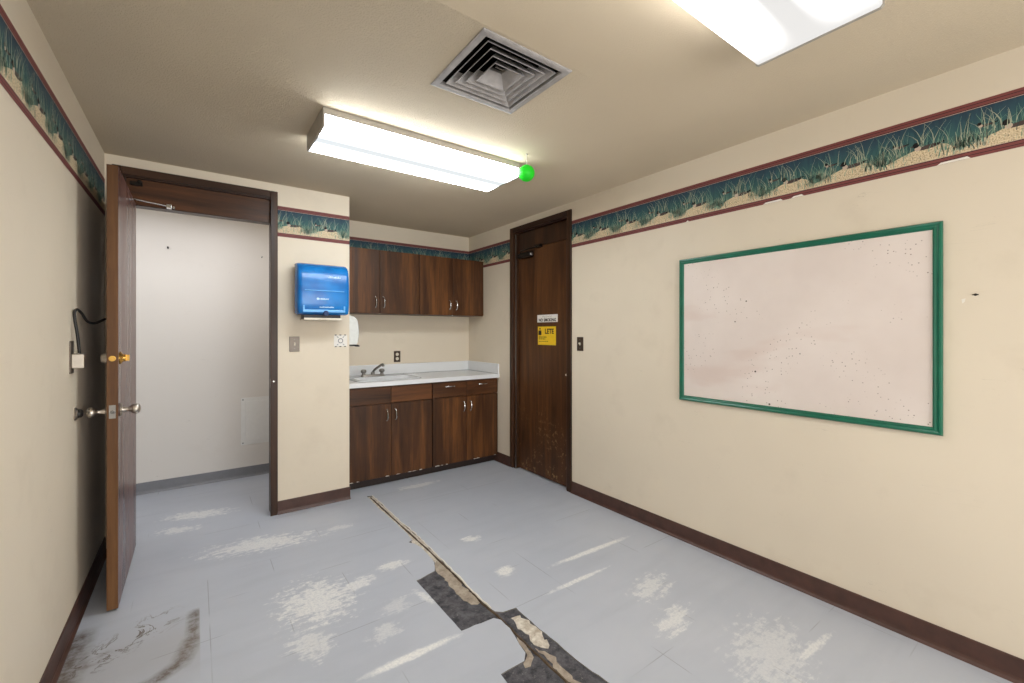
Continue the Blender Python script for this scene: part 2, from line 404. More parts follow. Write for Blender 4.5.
def roughen(poly, amp, step):
    out = []
    for i, a in enumerate(poly):
        b = poly[(i + 1) % len(poly)]; L = math.hypot(b[0] - a[0], b[1] - a[1]); n = max(1, int(L / step))
        straight = (abs(a[0] - b[0]) < .006 or abs(a[1] - b[1]) < .03 and abs(a[0] - b[0]) > .1) and L > .25 and a[0] < 1.0
        for k in range(n):
            t = k / n; j = amp if (k and not straight) else amp * .2
            out.append((a[0] + (b[0] - a[0]) * t + R_.uniform(-j, j), a[1] + (b[1] - a[1]) * t + R_.uniform(-j, j)))
    return out
hole = roughen(HOLE, .0035, .03)
def plate_with_hole(outer, hol, z):
    polys = [[Vector((x, y, z)) for x, y in outer], [Vector((x, y, z)) for x, y in hol]]
    tri = tessellate_polygon(polys)
    return [tuple(p) for q in polys for p in q], [tuple(t) for t in tri]
fl = MB()
outer = [(-2.8, -2.6), (2.8, -2.6), (2.8, 4.9), (-2.8, 4.9)]
vs, fs = plate_with_hole(outer, hole, 0); fl.add(vs, fs, 0)
n = len(hole)
DEP = -.005
fl.add([(x, y, 0) for x, y in hole] + [(x, y, DEP) for x, y in hole], [(i, (i + 1) % n, n + (i + 1) % n, n + i) for i in range(n)], 6)
fl.add([(.85, .95, DEP), (1.4, .95, DEP), (1.4, 3.7, DEP), (.85, 3.7, DEP)], [(0, 1, 2, 3)], 1)
def patch(poly, z, mi, amp=.006):
    q = roughen(poly, amp, .02); P3 = [[Vector((x, y, z)) for x, y in q]]
    fl.add([tuple(p) for p in P3[0]], [tuple(t) for t in tessellate_polygon(P3)], mi)
    k = len(q); fl.add([(x, y, z) for x, y in q] + [(x, y, DEP - .0002) for x, y in q], [(i, (i + 1) % k, k + (i + 1) % k, k + i) for i in range(k)], mi)
patch([(1.128, 3.56), (1.168, 3.55), (1.175, 3.1), (1.175, 2.9), (1.18, 2.6), (1.17, 2.3), (1.13, 2.3), (1.135, 2.5), (1.115, 2.6), (1.135, 2.75), (1.13, 3.2)], DEP + .0012, 3, .002)
patch([(1.094, 2.232), (1.096, 2.178), (1.098, 2.092), (1.085, 1.976), (1.095, 1.885), (1.126, 1.835), (1.150, 1.843), (1.151, 1.902), (1.150, 2.032), (1.157, 2.133), (1.162, 2.256), (1.145, 2.327), (1.128, 2.31)], DEP + .0014, 2, .010)
patch([(1.201, 1.653), (1.246, 1.644), (1.252, 1.572), (1.25, 1.485), (1.232, 1.412), (1.215, 1.40), (1.192, 1.427), (1.18, 1.467), (1.191, 1.532), (1.18, 1.578)], DEP + .0022, 3, .013)
patch([(1.153, 1.541), (1.147, 1.474), (1.133, 1.401), (1.093, 1.367), (1.07, 1.376), (1.097, 1.411), (1.121, 1.425), (1.130, 1.481)], DEP + .0016, 2, .010)
patch([(1.17, 1.44), (1.193, 1.397), (1.207, 1.346), (1.188, 1.29), (1.193, 1.235), (1.191, 1.10), (1.16, 1.10), (1.165, 1.292), (1.171, 1.357), (1.165, 1.41)], DEP + .0014, 2, .010)
crk = [(1.150, 3.53), (1.152, 3.36), (1.153, 3.064), (1.156, 2.866), (1.158, 2.7), (1.160, 2.533), (1.160, 2.339), (1.161, 2.181), (1.157, 1.948), (1.150, 1.824), (1.157, 1.725), (1.160, 1.642), (1.153, 1.541), (1.154, 1.443), (1.154, 1.322), (1.154, 1.214), (1.152, 1.10)]
pth = []
for i in range(len(crk) - 1):
    for k in range(4):
        t = k / 4; pth.append((crk[i][0] + (crk[i + 1][0] - crk[i][0]) * t + R_.uniform(-.0015, .0015), crk[i][1] + (crk[i + 1][1] - crk[i][1]) * t, DEP + .0012))
fl.tube(pth, [.0055 + R_.uniform(-.0015, .0015) for _ in pth], 6, 4)
# raised pale broken edges of the tiles along the split
edge = [(x + .002, y, .0005) for x, y in hole if x > 1.15 and y > 1.75]
fl.tube(edge, [.0048 + R_.uniform(-.0016, .0016) for _ in edge], 6, 5)
struct('floor', fl, [M['floor'], M['mastic'], M['concrete'], M['filler'], M['crack'], M['tileedge'], M['tileside']])

VX0, VX1, VY0, VY1 = .836, 1.270, 1.312, 1.757     # ceiling vent outline
vx, vy, vh = (VX0 + VX1) / 2, (VY0 + VY1) / 2, .194
ce = MB()
hv = [(vx - vh, vy - vh), (vx + vh, vy - vh), (vx + vh, vy + vh), (vx - vh, vy + vh)]
for z in (H, H + .1):
    vs, fs = plate_with_hole([(-2.8, -2.6), (2.8, -2.6), (2.8, 4.9), (-2.8, 4.9)], hv, z); ce.add(vs, fs)
struct('ceiling', ce, M['ceiling'])

DY0, DY1, DTOP = 2.69, 3.472, 2.335     # opening of the closed door in the right wall
w = MB(); w.box(XR, YR - .1, 0, XR + .12, DY0, H); w.box(XR, DY1, 0, XR + .12, YA + .1, H); w.box(XR, DY0, DTOP, XR + .12, DY1, H)
struct('wall_right', w, M['cream'])
w = MB(); w.box(XL - .12, YR - .1, 0, XL, YB + .12, H); struct('wall_left', w, M['cream'])
OX0, OX1, OTOP = -.372, .456, 2.335     # doorway opening
w = MB()
for a in ((XL, YB, 0, OX0, YB + .12, H), (OX1, YB, 0, XS, YB + .12, H), (OX0, YB, OTOP, OX1, YB + .12, H)): w.box(*a)
struct('wall_back', w, M['cream'])
w = MB(); w.box(XS - .108, YB + .12, 0, XS, YH, H); struct('wall_alcove_left', w, M['cream'])
w = MB(); w.box(XS, YA, 0, XR, YA + .1, H); struct('wall_alcove_back', w, M['cream'])
w = MB(); w.box(XL - .12, YR - .1, 0, XR + .12, YR, H); struct('wall_rear', w, M['cream'])
w = MB(); w.box(-2.8, YH, 0, XS, YH + .1, H); struct('wall_hall_far', w, M['hallpaint'])
w = MB(); w.box(-2.8, YB + .12, 0, -2.7, YH, H); struct('wall_hall_end', w, M['hallpaint'])
w = MB(); w.box(-2.7, YB, 0, XL - .12, YB + .12, H); struct('wall_hall_front', w, M['hallpaint'])

# ---- rubber bases with a coved toe
def baseboard(name, p0, p1, nrm, mat, h=.095):
    p0, p1, nv = Vector(p0), Vector(p1), Vector(nrm); z = Vector((0, 0, 1))
    prof = [(0, 0), (.020, 0), (.018, .004), (.010, .012), (.007, .022), (.006, h - .004), (.004, h), (0, h)]
    b = MB(); b.rings([[p + nv * a + z * c for a, c in prof] for p in (p0, p1)])
    return struct(name, b, mat)
baseboard('baseboard_right', (XR, YR, 0), (XR, 2.645, 0), (-1, 0, 0), M['base'])
baseboard('baseboard_right_far', (XR, 3.518, 0), (XR, 3.80, 0), (-1, 0, 0), M['base'])
baseboard('baseboard_left', (XL, YR, 0), (XL, YB, 0), (1, 0, 0), M['base'])
baseboard('baseboard_back', (.487, YB, 0), (XS + .006, YB, 0), (0, -1, 0), M['base'])
baseboard('baseboard_hall', (-2.7, YH, 0), (XS - .108, YH, 0), (0, -1, 0), M['basegrey'], .093)
baseboard('baseboard_rear', (XL, YR, 0), (XR, YR, 0), (0, 1, 0), M['base'])

# ================================================================== WALLPAPER BORDERS
PER = .2625
def border(name, start, du, nrm, L, u0, label, torn=()):
    """start = lower left corner seen from the front, du = unit vector to the right, nrm = out of the wall"""
    s0, du, nv = Vector(start), Vector(du), Vector(nrm)
    V = []; F = []; MI = []; UV = []
    hgt = BZ1 - BZ0
    rr = random.Random(int(L * 100))
    def put(poly, lift, mi):
        q = []
        # clip to the strip lengthwise by clamping
        for u, v in poly: q.append((min(max(u, 0), L), min(max(v, 0), hgt)))
        if max(a[0] for a in q) - min(a[0] for a in q) < 1e-5: return
        b = len(V)
        for u, v in q: V.append(s0 + du * u + Vector((0, 0, v)) + nv * lift); UV.append((u + u0, v))
        F.append(list(range(b, b + len(q)))); MI.append(mi)
    put([(0, 0), (L, 0), (L, hgt), (0, hgt)], .0006, 0)
    for a, b, mi in ((.0, .011, 2), (.011, .0135, 3), (.0135, .0245, 2), (.0245, .028, 3), (.028, .030, 4), (hgt - .011, hgt, 2), (hgt - .0135, hgt - .011, 3), (hgt - .0245, hgt - .0135, 2), (hgt - .028, hgt - .0245, 3), (hgt - .030, hgt - .028, 4)):
        put([(0, a), (L, a), (L, b), (0, b)], .0012, mi)
    def blade(u, v, h, lean, wd, mi, lift):
        pts = []
        for k in range(4):
            t = k / 3; pts.append((u + lean * t * t, min(v + h * t, hgt - .031), wd * (1 - t * .8)))
        for k in range(3):
            a, b = pts[k], pts[k + 1]
            put([(a[0] - a[2], a[1]), (a[0] + a[2], a[1]), (b[0] + b[2], b[1]), (b[0] - b[2], b[1])], lift, mi)
    k0 = int(math.floor(u0 / PER)) - 1; k1 = int(math.ceil((u0 + L) / PER)) + 1
    for k in range(k0, k1 + 1):
        c = k * PER - u0
        if c < -.3 or c > L + .3: continue
        rr.seed(k * 13 + 5)
        for _ in range(38):     # far reeds
            blade(c + rr.uniform(-.13, .14), rr.uniform(.06, .09), rr.uniform(.05, .12), rr.uniform(-.045, .045), rr.uniform(.0008, .0016), rr.choice((5, 6, 6, 7, 7)), .0014)
        prof = [(-.14, .045), (-.09, .055), (-.05, .072), (-.01, .085), (.03, .090), (.07, .094), (.10, .082), (.125, .060)]
        for a, b in zip(prof[:-1], prof[1:]):
            put([(c + a[0], .030), (c + b[0], .030), (c + b[0], b[1]), (c + a[0], a[1])], .0016, 1)
        for ox, oz, sc in ((0, .108, 1.0), (-.072, .128, .55)):     # duck pair
            def el(cx, cz, rx, rz, mi, lift, an=0):
                q = []
                for t in range(12):
                    a = 2 * PI * t / 12; x_, z_ = rx * math.cos(a), rz * math.sin(a)
                    q.append((c + ox + sc * (cx + x_ * math.cos(an) - z_ * math.sin(an)), oz + sc * (cz + x_ * math.sin(an) + z_ * math.cos(an))))
                put(q, lift, mi)
            el(.040, -.018, .040, .009, 9, .0018, .08); el(.075, -.012, .018, .004, 8, .0019, .2); el(.006, -.016, .011, .011, 10, .0019)
            el(0, 0, .011, .0115, 8, .0020); el(-.010, -.003, .007, .003, 9, .0020)
        for _ in range(14):     # tall pale reeds
            blade(c + rr.uniform(-.10, .09), rr.uniform(.085, .12), rr.uniform(.05, .10), rr.uniform(-.05, .05), .0014, 5, .0021)
        for _ in range(105):     # near clump of grass
            blade(c - .118 + rr.gauss(0, .043), rr.uniform(.031, .072), rr.uniform(.025, .055), rr.uniform(-.02, .02), rr.uniform(.0010, .0020), rr.choice((5, 5, 5, 6, 6, 6, 7)), .0022)
        for _ in range(16):    # tufts on the sand
            blade(c + rr.uniform(-.02, .11), rr.uniform(.032, .06), rr.uniform(.008, .016), rr.uniform(-.006, .006), .0009, rr.choice((10, 9, 5)), .0022)
    for a, b in torn: put([(a, 0), (b, 0), (b - .01, .010), (a + .012, .008)], .0024, 11)
    me = bpy.data.meshes.new(name)
    o0 = s0
    me.from_pydata([tuple(v - o0) for v in V], [], F)
    for m in BM: me.materials.append(m)
    uvl = me.uv_layers.new(name='UVMap')
    for p, mi in zip(me.polygons, MI):
        p.material_index = mi
        for li, vi in zip(p.loop_indices, p.vertices): uvl.data[li].uv = UV[vi]
    o = bpy.data.objects.new(name, me); COL.objects.link(o); o.location = o0
    return tag(o, label, 'wallpaper border')
border('wallpaper_border', (XR, 2.645, BZ0), (0, -1, 0), (-1, 0, 0), 2.645 - YR, 2.645 * -1 + .754 + PER * 8, 'long duck and reed wallpaper border with maroon edges above the green-framed board', torn=((1.52, 1.62), (1.66, 1.72), (2.22, 2.32), (1.05, 1.07)))
border('wallpaper_border', (XL, YR, BZ0), (0, 1, 0), (1, 0, 0), YB - YR, .1, 'duck and reed wallpaper border on left wall running behind the open door', torn=((2.95, 3.0), (3.2, 3.24)))
border('wallpaper_border', (.487, YB, BZ0), (1, 0, 0), (0, -1, 0), XS - .487, PER - .07, 'short duck and reed wallpaper border strip above the blue towel dispenser')
border('wallpaper_border', (XS, YA, BZ0), (1, 0, 0), (0, -1, 0), XR - XS, .11, 'wallpaper border strip partly hidden behind tops of the wall cabinets')
border('wallpaper_border', (XR, YA, BZ0), (0, -1, 0), (-1, 0, 0), YA - 3.518, .02, 'wallpaper border strip between alcove corner and closed door frame')

# ================================================================== OPEN DOOR ON THE LEFT (door_1) AND ITS FRAME
DX0, DX1 = -.346, -.304     # door thickness, standing open along the left wall
TIP, HNG, DT = 2.815, 3.590, 2.150
d1 = MB(); d1.box(DX0, TIP, .010, DX1, HNG, DT)
# narrow edge faces of the slab carry the worn edge wood
d1.m[2] = 1; d1.m[0] = 1
door1 = struct('door_1', d1, [M['woodred'], M['edge']], origin=((DX0 + DX1) / 2, HNG, 0), bevel=.0015)
tag(door1, 'open dark wood door standing almost flat against the left wall', 'door')
def knob(parent, y, z, x, sgn, mats, r=.0265):
    b = MB(); b.lathe((x, y, z), (sgn, 0, 0), [(0, .032), (.004, .033), (.008, .028), (.010, .014), (.030, .0115), (.040, .014), (.046, .022), (.056, r), (.066, r), (.074, .021), (.078, .010), (.079, 0)], 24)
    o = b.build('door_knob', mats, parent, smooth=True); return o
knob(door1, 2.875, .962, DX1, 1, M['nickel']); knob(door1, 2.875, .958, DX0, -1, M['nickel'])
b = MB(); b.lathe((DX1, 2.875, 1.218), (1, 0, 0), [(0, .031), (.005, .031), (.009, .024), (.012, .019), (.022, .018), (.024, .010), (.024, 0)], 24)
b.box(DX1 + .022, 2.872, 1.203, DX1 + .036, 2.878, 1.233); b.build('deadbolt_turn', M['brass'], door1, smooth=True)
b = MB(); b.lathe((DX0, 2.875, 1.218), (-1, 0, 0), [(0, .029), (.012, .026), (.024, .021), (.026, .018), (.026, 0)], 24); b.build('deadbolt_cylinder', M['nickel'], door1, smooth=True)
b = MB(); b.box(DX0 + .009, TIP - .0015, .930, DX1 - .009, TIP + .001, .994); b.lathe((-.325, TIP, .962), (0, -1, 0), [(0, .009), (.007, .008), (.010, .004), (.010, 0)], 12)
b.build('latch_plate', M['dullchrome'], door1)
b = MB(); b.lathe((-.325, TIP, 1.218), (0, -1, 0), [(0, .0135), (.0018, .0135), (.002, .008), (.004, .0075), (.004, 0)], 20); b.build('deadbolt_plate', M['brass'], door1, smooth=True)
for z in (1.86, 1.17, .42):
    b = MB(); b.box(DX0 + .002, HNG, z - .05, DX1 - .006, HNG + .004, z + .05); b.lathe((DX0 - .008, HNG + .012, z - .052), (0, 0, 1), [(0, .007), (.104, .007)], 12)
    b.box(DX0 - .006, HNG + .002, z - .05, DX0 + .014, HNG + .020, z + .05)
    b.build('hinge', M['dullchrome'], door1)

fr = empty('trim_1', (.05, YB, 0), 'dark wood frame and transom of the open left doorway', 'door frame', kind='structure')
def casing(name, x0, x1, z0, z1, parent=fr):
    c = MB(); c.box(x0, YB - .016, z0, x1, YB + .002, z1)
    return c.build(name, M['frame'] if z1 - z0 > x1 - x0 else M['framex'], parent, bevel=.003)
casing('side_casing', OX1 - .016, .487, 0, 2.379); casing('side_casing', -.418, OX0 - .001, 0, 2.379); casing('head_casing', OX0 - .001, OX1 - .016, 2.330, 2.379)
c = MB(); c.box(OX0 + .018, YB - .006, 2.318, OX1 - .010, YB + .125, OTOP); c.build('head_jamb', M['framex'], fr, bevel=.001)
c = MB(); c.box(OX1 - .010, YB - .006, 0, OX1, YB + .125, OTOP); c.build('jamb', M['frame'], fr, bevel=.0015)
c = MB(); c.box(OX0, YB - .006, 0, OX0 + .018, YB + .125, OTOP); c.build('jamb', M['frame'], fr, bevel=.0015)
c = MB(); c.box(OX0 + .018, YB + .020, 2.156, OX1 - .010, YB + .055, 2.320); c.build('transom_panel', M['woodx'], fr, bevel=.0015)
c = MB(); c.box(OX0 + .018, YB + .018, 2.150, OX1 - .010, YB + .10, 2.1562); c.build('transom_sill', M['framex'], fr, bevel=.001)
b = MB(); b.lathe((OX1 + .004, YB - .016, .985), (0, -1, 0), [(0, .006), (.001, .006), (.001, 0)], 8); b.box(OX1 - .0108, YB + .02, .93, OX1 - .0098, YB + .05, 1.0)
b.build('strike_plate', M['nickel'], fr)
# chrome stay rod from the door top to the transom
st = empty('door_stay', (-.15, YB - .01, 2.16), 'chrome stay rod across the transom at the top of the open door', 'door stay')
b = MB(); b.tube([(-.315, YB - .030, 2.178), (-.150, YB - .022, 2.163)], .0052, 10); b.build('rod', M['chrome'], st, smooth=True)
b = MB(); b.box(-.155, YB - .034, 2.152, -.128, YB + .020, 2.174); b.lathe((-.118, YB + .018, 2.162), (0, -1, 0), [(0, .008), (.03, .008)], 10); b.build('bracket', M['chrome'], st, bevel=.001)
b = MB(); b.lathe((-.29, YB + .020, 2.300), (0, -1, 0), [(0, .012), (.02, .011), (.024, .006), (.024, 0)], 14); b.box(-.335, YB + .0, 2.275, -.275, YB + .020, 2.297)
b.build('holder_catch', M['blackmetal'], st)

# box with a curling cord on the left wall
jb = empty('junction_box', (XL, 2.74, 1.16), 'metal cable box on the left wall with black cord curling behind the door', 'cable box')
b = MB(); b.box(XL, 2.695, 1.160, XL + .004, 2.765, 1.305); b.build('wall_plate', M['steelplate'], jb, bevel=.001)
b = MB(); b.box(XL + .004, 2.70, 1.183, XL + .046, 2.76, 1.248); b.build('box_body', M['nickel'], jb, bevel=.004)
b = MB()
for yy, zz in ((2.712, 1.249), (2.73, 1.249), (2.748, 1.249)): b.lathe((XL + .025, yy, zz - .003), (0, 0, 1), [(0, .006), (.005, .005), (.005, 0)], 10)
b.build('terminal_screw', M['dullchrome'], jb)
def bez(pts, n=10):
    out = []
    for i in range(len(pts) - 1):
        p0 = Vector(pts[max(i - 1, 0)]); p1 = Vector(pts[i]); p2 = Vector(pts[i + 1]); p3 = Vector(pts[min(i + 2, len(pts) - 1)])
        for k in range(n):
            t = k / n; out.append(.5 * ((2 * p1) + (p2 - p0) * t + (2 * p0 - 5 * p1 + 4 * p2 - p3) * t * t + (3 * p1 - p0 - 3 * p2 + p3) * t ** 3))
    out.append(Vector(pts[-1])); return out
b = MB(); b.tube(bez([(XL + .026, 2.742, 1.245), (XL + .020, 2.735, 1.33), (XL + .010, 2.735, 1.42), (XL + .012, 2.762, 1.448), (XL + .022, 2.80, 1.435), (XL + .034, 2.85, 1.398), (XL + .050, 2.90, 1.388), (XL + .068, 2.95, 1.400), (XL + .088, 2.98, 1.418)]), .0058, 10)
b.build('cord', M['black'], jb, smooth=True)
b = MB(); b.lathe((XL + .080, 2.972, 1.414), (.8, .35, .5), [(0, .008), (.020, .008), (.026, .012), (.029, .012)], 12); b.build('cord_fitting', M['chrome'], jb, smooth=True)

db = empty('door_bumper', (XL, 2.862, .955), 'round wall bumper with black rubber tip behind the left door knob', 'door bumper')
b = MB(); b.lathe((XL, 2.80, .968), (1, 0, 0), [(0, .030), (.004, .030), (.010, .022), (.012, .020)], 20); b.build('bumper_base', M['nickel'], db, smooth=True)
b = MB(); b.lathe((XL + .010, 2.80, .968), (1, 0, 0), [(0, .020), (.012, .019), (.018, .012), (.019, 0)], 20); b.build('rubber_tip', M['black'], db, smooth=True)

# ================================================================== CLOSED DOOR ON THE RIGHT (door_2)
SX = XR + .030
b = MB(); b.box(SX, DY0 + .022, .012, SX + .044, DY1 - .040, 2.146)
door2 = struct('door_2', b, M['scuffed'], origin=(SX, DY1 - .04, 0), bevel=.0015)
tag(door2, 'closed scuffed brown wood door in the right wall with two stickers', 'door')
cl = MB(); cl.box(SX - .050, 3.19, 2.062, SX, 3.395, 2.110)
o = cl.build('closer_body', M['blackmetal'], door2, bevel=.012, seg=3)
b = MB(); b.lathe((SX - .025, 3.20, 2.086), (0, -1, 0), [(0, .019), (.012, .019), (.016, .012), (.016, 0)], 16); b.build('closer_cap', M['dullchrome'], o, smooth=True)
b = MB(); b.tube([(SX - .028, 3.36, 2.108), (SX - .030, 3.36, 2.128), (SX - .052, 3.25, 2.130), (SX - .030, 3.10, 2.140)], .007, 8); b.box(SX - .034, 3.065, 2.134, SX, 3.14, 2.160)
b.build('closer_arm', M['blackmetal'], door2)
b = MB(); b.lathe((SX, 2.748, .977), (-1, 0, 0), [(0, .010), (.003, .009), (.003, 0)], 12); b.build('keyhole_plug', M['ivory'], door2)
fr2 = empty('trim_2', (XR, 3.08, 0), 'dark wood frame with transom panel round the closed right door', 'door frame', kind='structure')
def casing_r(y0, y1, z0, z1, name):
    c = MB(); c.box(XR - .016, y0, z0, XR + .002, y1, z1); return c.build(name, M['frame'] if z1 - z0 > y1 - y0 else M['framey'], fr2, bevel=.003)
casing_r(2.645, DY0 + .003, 0, 2.379, 'side_casing'); casing_r(DY1 - .003, 3.518, 0, 2.379, 'side_casing'); casing_r(DY0 + .003, DY1 - .003, 2.332, 2.379, 'head_casing')
c = MB(); c.box(XR - .004, DY1 - .036, 0, XR + .12, DY1, DTOP); c.build('jamb', M['frame'], fr2, bevel=.002)
c = MB(); c.box(XR - .004, DY0, 0, XR + .12, DY0 + .020, DTOP); c.build('jamb', M['frame'], fr2, bevel=.002)
c = MB(); c.box(XR - .004, DY0 + .020, DTOP - .018, XR + .12, DY1 - .036, DTOP); c.build('head_jamb', M['framey'], fr2, bevel=.002)
c = MB(); c.box(SX + .002, DY0 + .020, 2.150, SX + .040, DY1 - .036, DTOP - .018); c.build('transom_panel', M['frame'], fr2, bevel=.0015)
c = MB(); c.box(SX + .046, DY0 + .02, 0, XR + .12, DY1 - .036, 2.15); c.build('door_stop', M['frame'], fr2)
c = MB(); c.box(XR - .006, DY1 - .0415, .0, XR + .003, DY1 - .036, 2.31); c.build('metal_bead', M['dullchrome'], fr2)
def RX(nx):  # text basis for a face looking along nx (-1: faces -X)
    return Matrix(((0, 0, -1), (-1, 0, 0), (0, 1, 0)))     # text x -> -Y, text y -> Z, normal -> -X
RYM = Matrix(((1, 0, 0), (0, 0, -1), (0, 1, 0)))            # text x -> X, text y -> Z, normal -> -Y
sg = empty('no_smoking_sign', (SX, 2.995, 1.436), 'small white no smoking sign above the yellow sign on the closed door', 'sign')
b = MB(); b.box(SX - .002, 2.855, 1.437, SX, 3.137, 1.506); b.build('plate', M['signwhite'], sg, bevel=.0006)
lettering('lettering', 'NO SMOKING', .038, M['ink'], sg, (SX - .0022, 2.995, 1.456), RX(-1), sx=1.0, bold=.0012)
lettering('faded_lettering', 'PLEASE', .024, M['inkgrey'], sg, (SX - .0022, 2.995, 1.487), RX(-1), sx=1.8)
yg = empty('warning_sign', (SX, 3.004, 1.228), 'square yellow sign with black letters and pictogram on the closed door', 'sign')
b = MB(); b.box(SX - .002, 2.879, 1.229, SX, 3.129, 1.398); b.build('plate', M['signyellow'], yg, bevel=.0006)
lettering('lettering', 'LETE', .062, M['ink'], yg, (SX - .0022, 2.967, 1.352), RX(-1), sx=.95, bold=.0022)
b = MB()   # pictogram: head and body
b.lathe((SX - .002, 3.098, 1.378), (-1, 0, 0), [(0, .009), (.0006, .009)], 14)
b.extrude([(SX - .002, 3.118, 1.362), (SX - .002, 3.080, 1.362), (SX - .002, 3.076, 1.325), (SX - .002, 3.088, 1.318), (SX - .002, 3.108, 1.318), (SX - .002, 3.120, 1.325)], (-.0006, 0, 0))
b.build('pictogram', M['ink'], yg)
b = MB()
for z, y0, y1, h in ((1.296, 3.005, 3.115, .010), (1.280, 3.02, 3.115, .008), (1.258, 2.985, 3.118, .006)):
    x = y1
    while x > y0:
        wd = R_.uniform(.012, .03); b.box(SX - .0026, max(y0, x - wd), z, SX - .0018, x, z + h); x -= wd + .005
b.build('small_print', M['inkolive'], yg)

# ================================================================== ALCOVE CABINETS
def bow_handle(c, axis, out, parent, L=.095):
    c, a, n = Vector(c), Vector(axis), Vector(out)
    b = MB(); pts = [c - a * L / 2, c - a * (L / 2 - .004) + n * .012, c - a * L * .25 + n * .024, c + n * .028, c + a * L * .25 + n * .024, c + a * (L / 2 - .004) + n * .012, c + a * L / 2]
    b.tube(bez(pts, 5), .0048, 8)
    b.lathe(c - a * L / 2, n, [(0, .007), (.004, .006)], 10); b.lathe(c + a * L / 2, n, [(0, .007), (.004, .006)], 10)
    return b.build('handle', M['chrome'], parent, smooth=True)
YC, XC, XCR = YA - .002, XS + .002, XR - .003
UF, UZ0, UZ1 = 4.045, 1.522, 2.122       # front of carcass of the wall cabinets
def wall_cabinet(x0, x1, label):
    e = empty('wall_cabinet', ((x0 + x1) / 2, YC, UZ0), label, 'wall cabinet', 'dark wood wall cabinets over the counter')
    b = MB(); b.box(x0, UF, UZ0, x1, YC, UZ1); b.build('body', M['wood'], e, bevel=.001)
    xm = (x0 + x1) / 2
    for (a, c, hx) in ((x0 + .003, xm - .002, xm - .040), (xm + .002, x1 - .003, xm + .038)):
        b = MB(); b.box(a, UF - .019, UZ0 + .004, c, UF - .001, UZ1 - .003); d = b.build('door', M['wood'], e, bevel=.002)
        bow_handle((hx, UF - .019, 1.628), (0, 0, 1), (0, -1, 0), d)
    b = MB(); b.lathe((xm, UF - .006, UZ0 - .004), (0, 0, 1), [(0, .003), (.02, .003)], 8); b.build('catch', M['chrome'], e)
    return e
wall_cabinet(XC, 1.792, 'dark wood two-door wall cabinet nearest the blue towel dispenser')
wall_cabinet(1.794, XCR, 'dark wood two-door wall cabinet in the right corner of the alcove')
BF, BZT = 3.765, .872       # carcass front of base cabinets
def base_cabinet(name, x0, x1, label, drawers):
    e = empty(name, ((x0 + x1) / 2, YA, 0), label, 'base cabinet', 'dark wood base cabinets under the white counter')
    b = MB(); b.box(x0, BF, .085, x1, YC, BZT) if drawers else None
    if not drawers:      # open under the sink bowl
        b.box(x0, BF, .085, x1, BF + .02, BZT); b.box(x0, BF, .085, x0 + .018, YC, BZT); b.box(x1 - .018, BF, .085, x1, YC, BZT); b.box(x0, BF, .085, x1, YC, .10); b.box(x0, YA - .014, .085, x1, YC, BZT)
    b.build('body', M['wood'], e, bevel=.001)
    b = MB(); b.box(x0, 3.80, 0, x1, 3.86, .085); b.build('toe_kick', M['kick'], e)
    xm = x0 + (x1 - x0) * .5
    for i, (a, c) in enumerate(((x0 + .004, xm - .0015), (xm + .0015, x1 - .004 if not drawers else x1 - .004))):
        b = MB(); b.box(a, BF - .019, .072, c, BF - .001, .712); d = b.build('door', M['wood'], e, bevel=.002)
        bow_handle(((xm - .038 if i == 0 else xm + .040), BF - .019, .614), (0, 0, 1), (0, -1, 0), d)
        for _ in range(4):
            q = R_.uniform(a + .01, c - .04); L = R_.uniform(.012, .05); hh = R_.uniform(.003, .007)
            ch = MB(); ch.extrude([(q, BF - .0192, .0715), (q + L, BF - .0192, .0715), (q + L * .8, BF - .0192, .0715 + hh * .5), (q + L * .45, BF - .0192, .0715 + hh), (q + L * .15, BF - .0192, .0715 + hh * .6)], (0, -.0008, 0)); ch.build('worn_chip', M['tileedge'], d)
        b = MB(); b.box(a, BF - .019, .722, c, BF - .001, .862); f = b.build('drawer' if drawers else 'false_front', M['woodx'], e, bevel=.002)
        if drawers: bow_handle(((a + c) / 2, BF - .019, .822), (1, 0, 0), (0, -1, 0), f, .10)
    return e
base_cabinet('sink_cabinet', XC, 1.80, 'dark wood sink base cabinet with two plain false fronts, on the left', False)
base_cabinet('drawer_cabinet', 1.802, XCR, 'dark wood base cabinet with two drawers and two doors, on the right', True)

# worktop with a cut-out and splashes
SK = (1.13, 3.80, 1.722, 4.29)     # outer rim of the sink
CZ0, CZ1, CF = .874, .913, 3.722
t = empty('countertop', (1.78, YA, CZ0), 'white laminate countertop with low splash along the alcove walls', 'countertop')
b = MB(); c0, c1, c2, c3 = SK[0] + .02, SK[1] + .02, SK[2] - .02, SK[3] - .02
for q in ((XS, CF, c0, YA), (c2, CF, XR, YA), (c0, CF, c2, c1), (c0, c3, c2, YA)): b.box(q[0], q[1], CZ0, q[2], q[3], CZ1)
b.build('slab', M['laminate'], t)
b = MB(); b.box(XS, YA - .018, CZ1, XR - .018, YA, 1.018); b.build('back_splash', M['laminate'], t, bevel=.003)
b = MB(); b.box(XR - .018, CF + .004, CZ1, XR, YA, 1.018); b.build('side_splash', M['laminate'], t, bevel=.003)
b = MB(); b.box(XS, YA - .0205, CZ1 - .001, XR - .019, YA - .018, CZ1 + .003); b.box(XR - .0205, CF + .01, CZ1 - .001, XR - .018, YA - .02, CZ1 + .003); b.build('caulk', M['seam'], t)
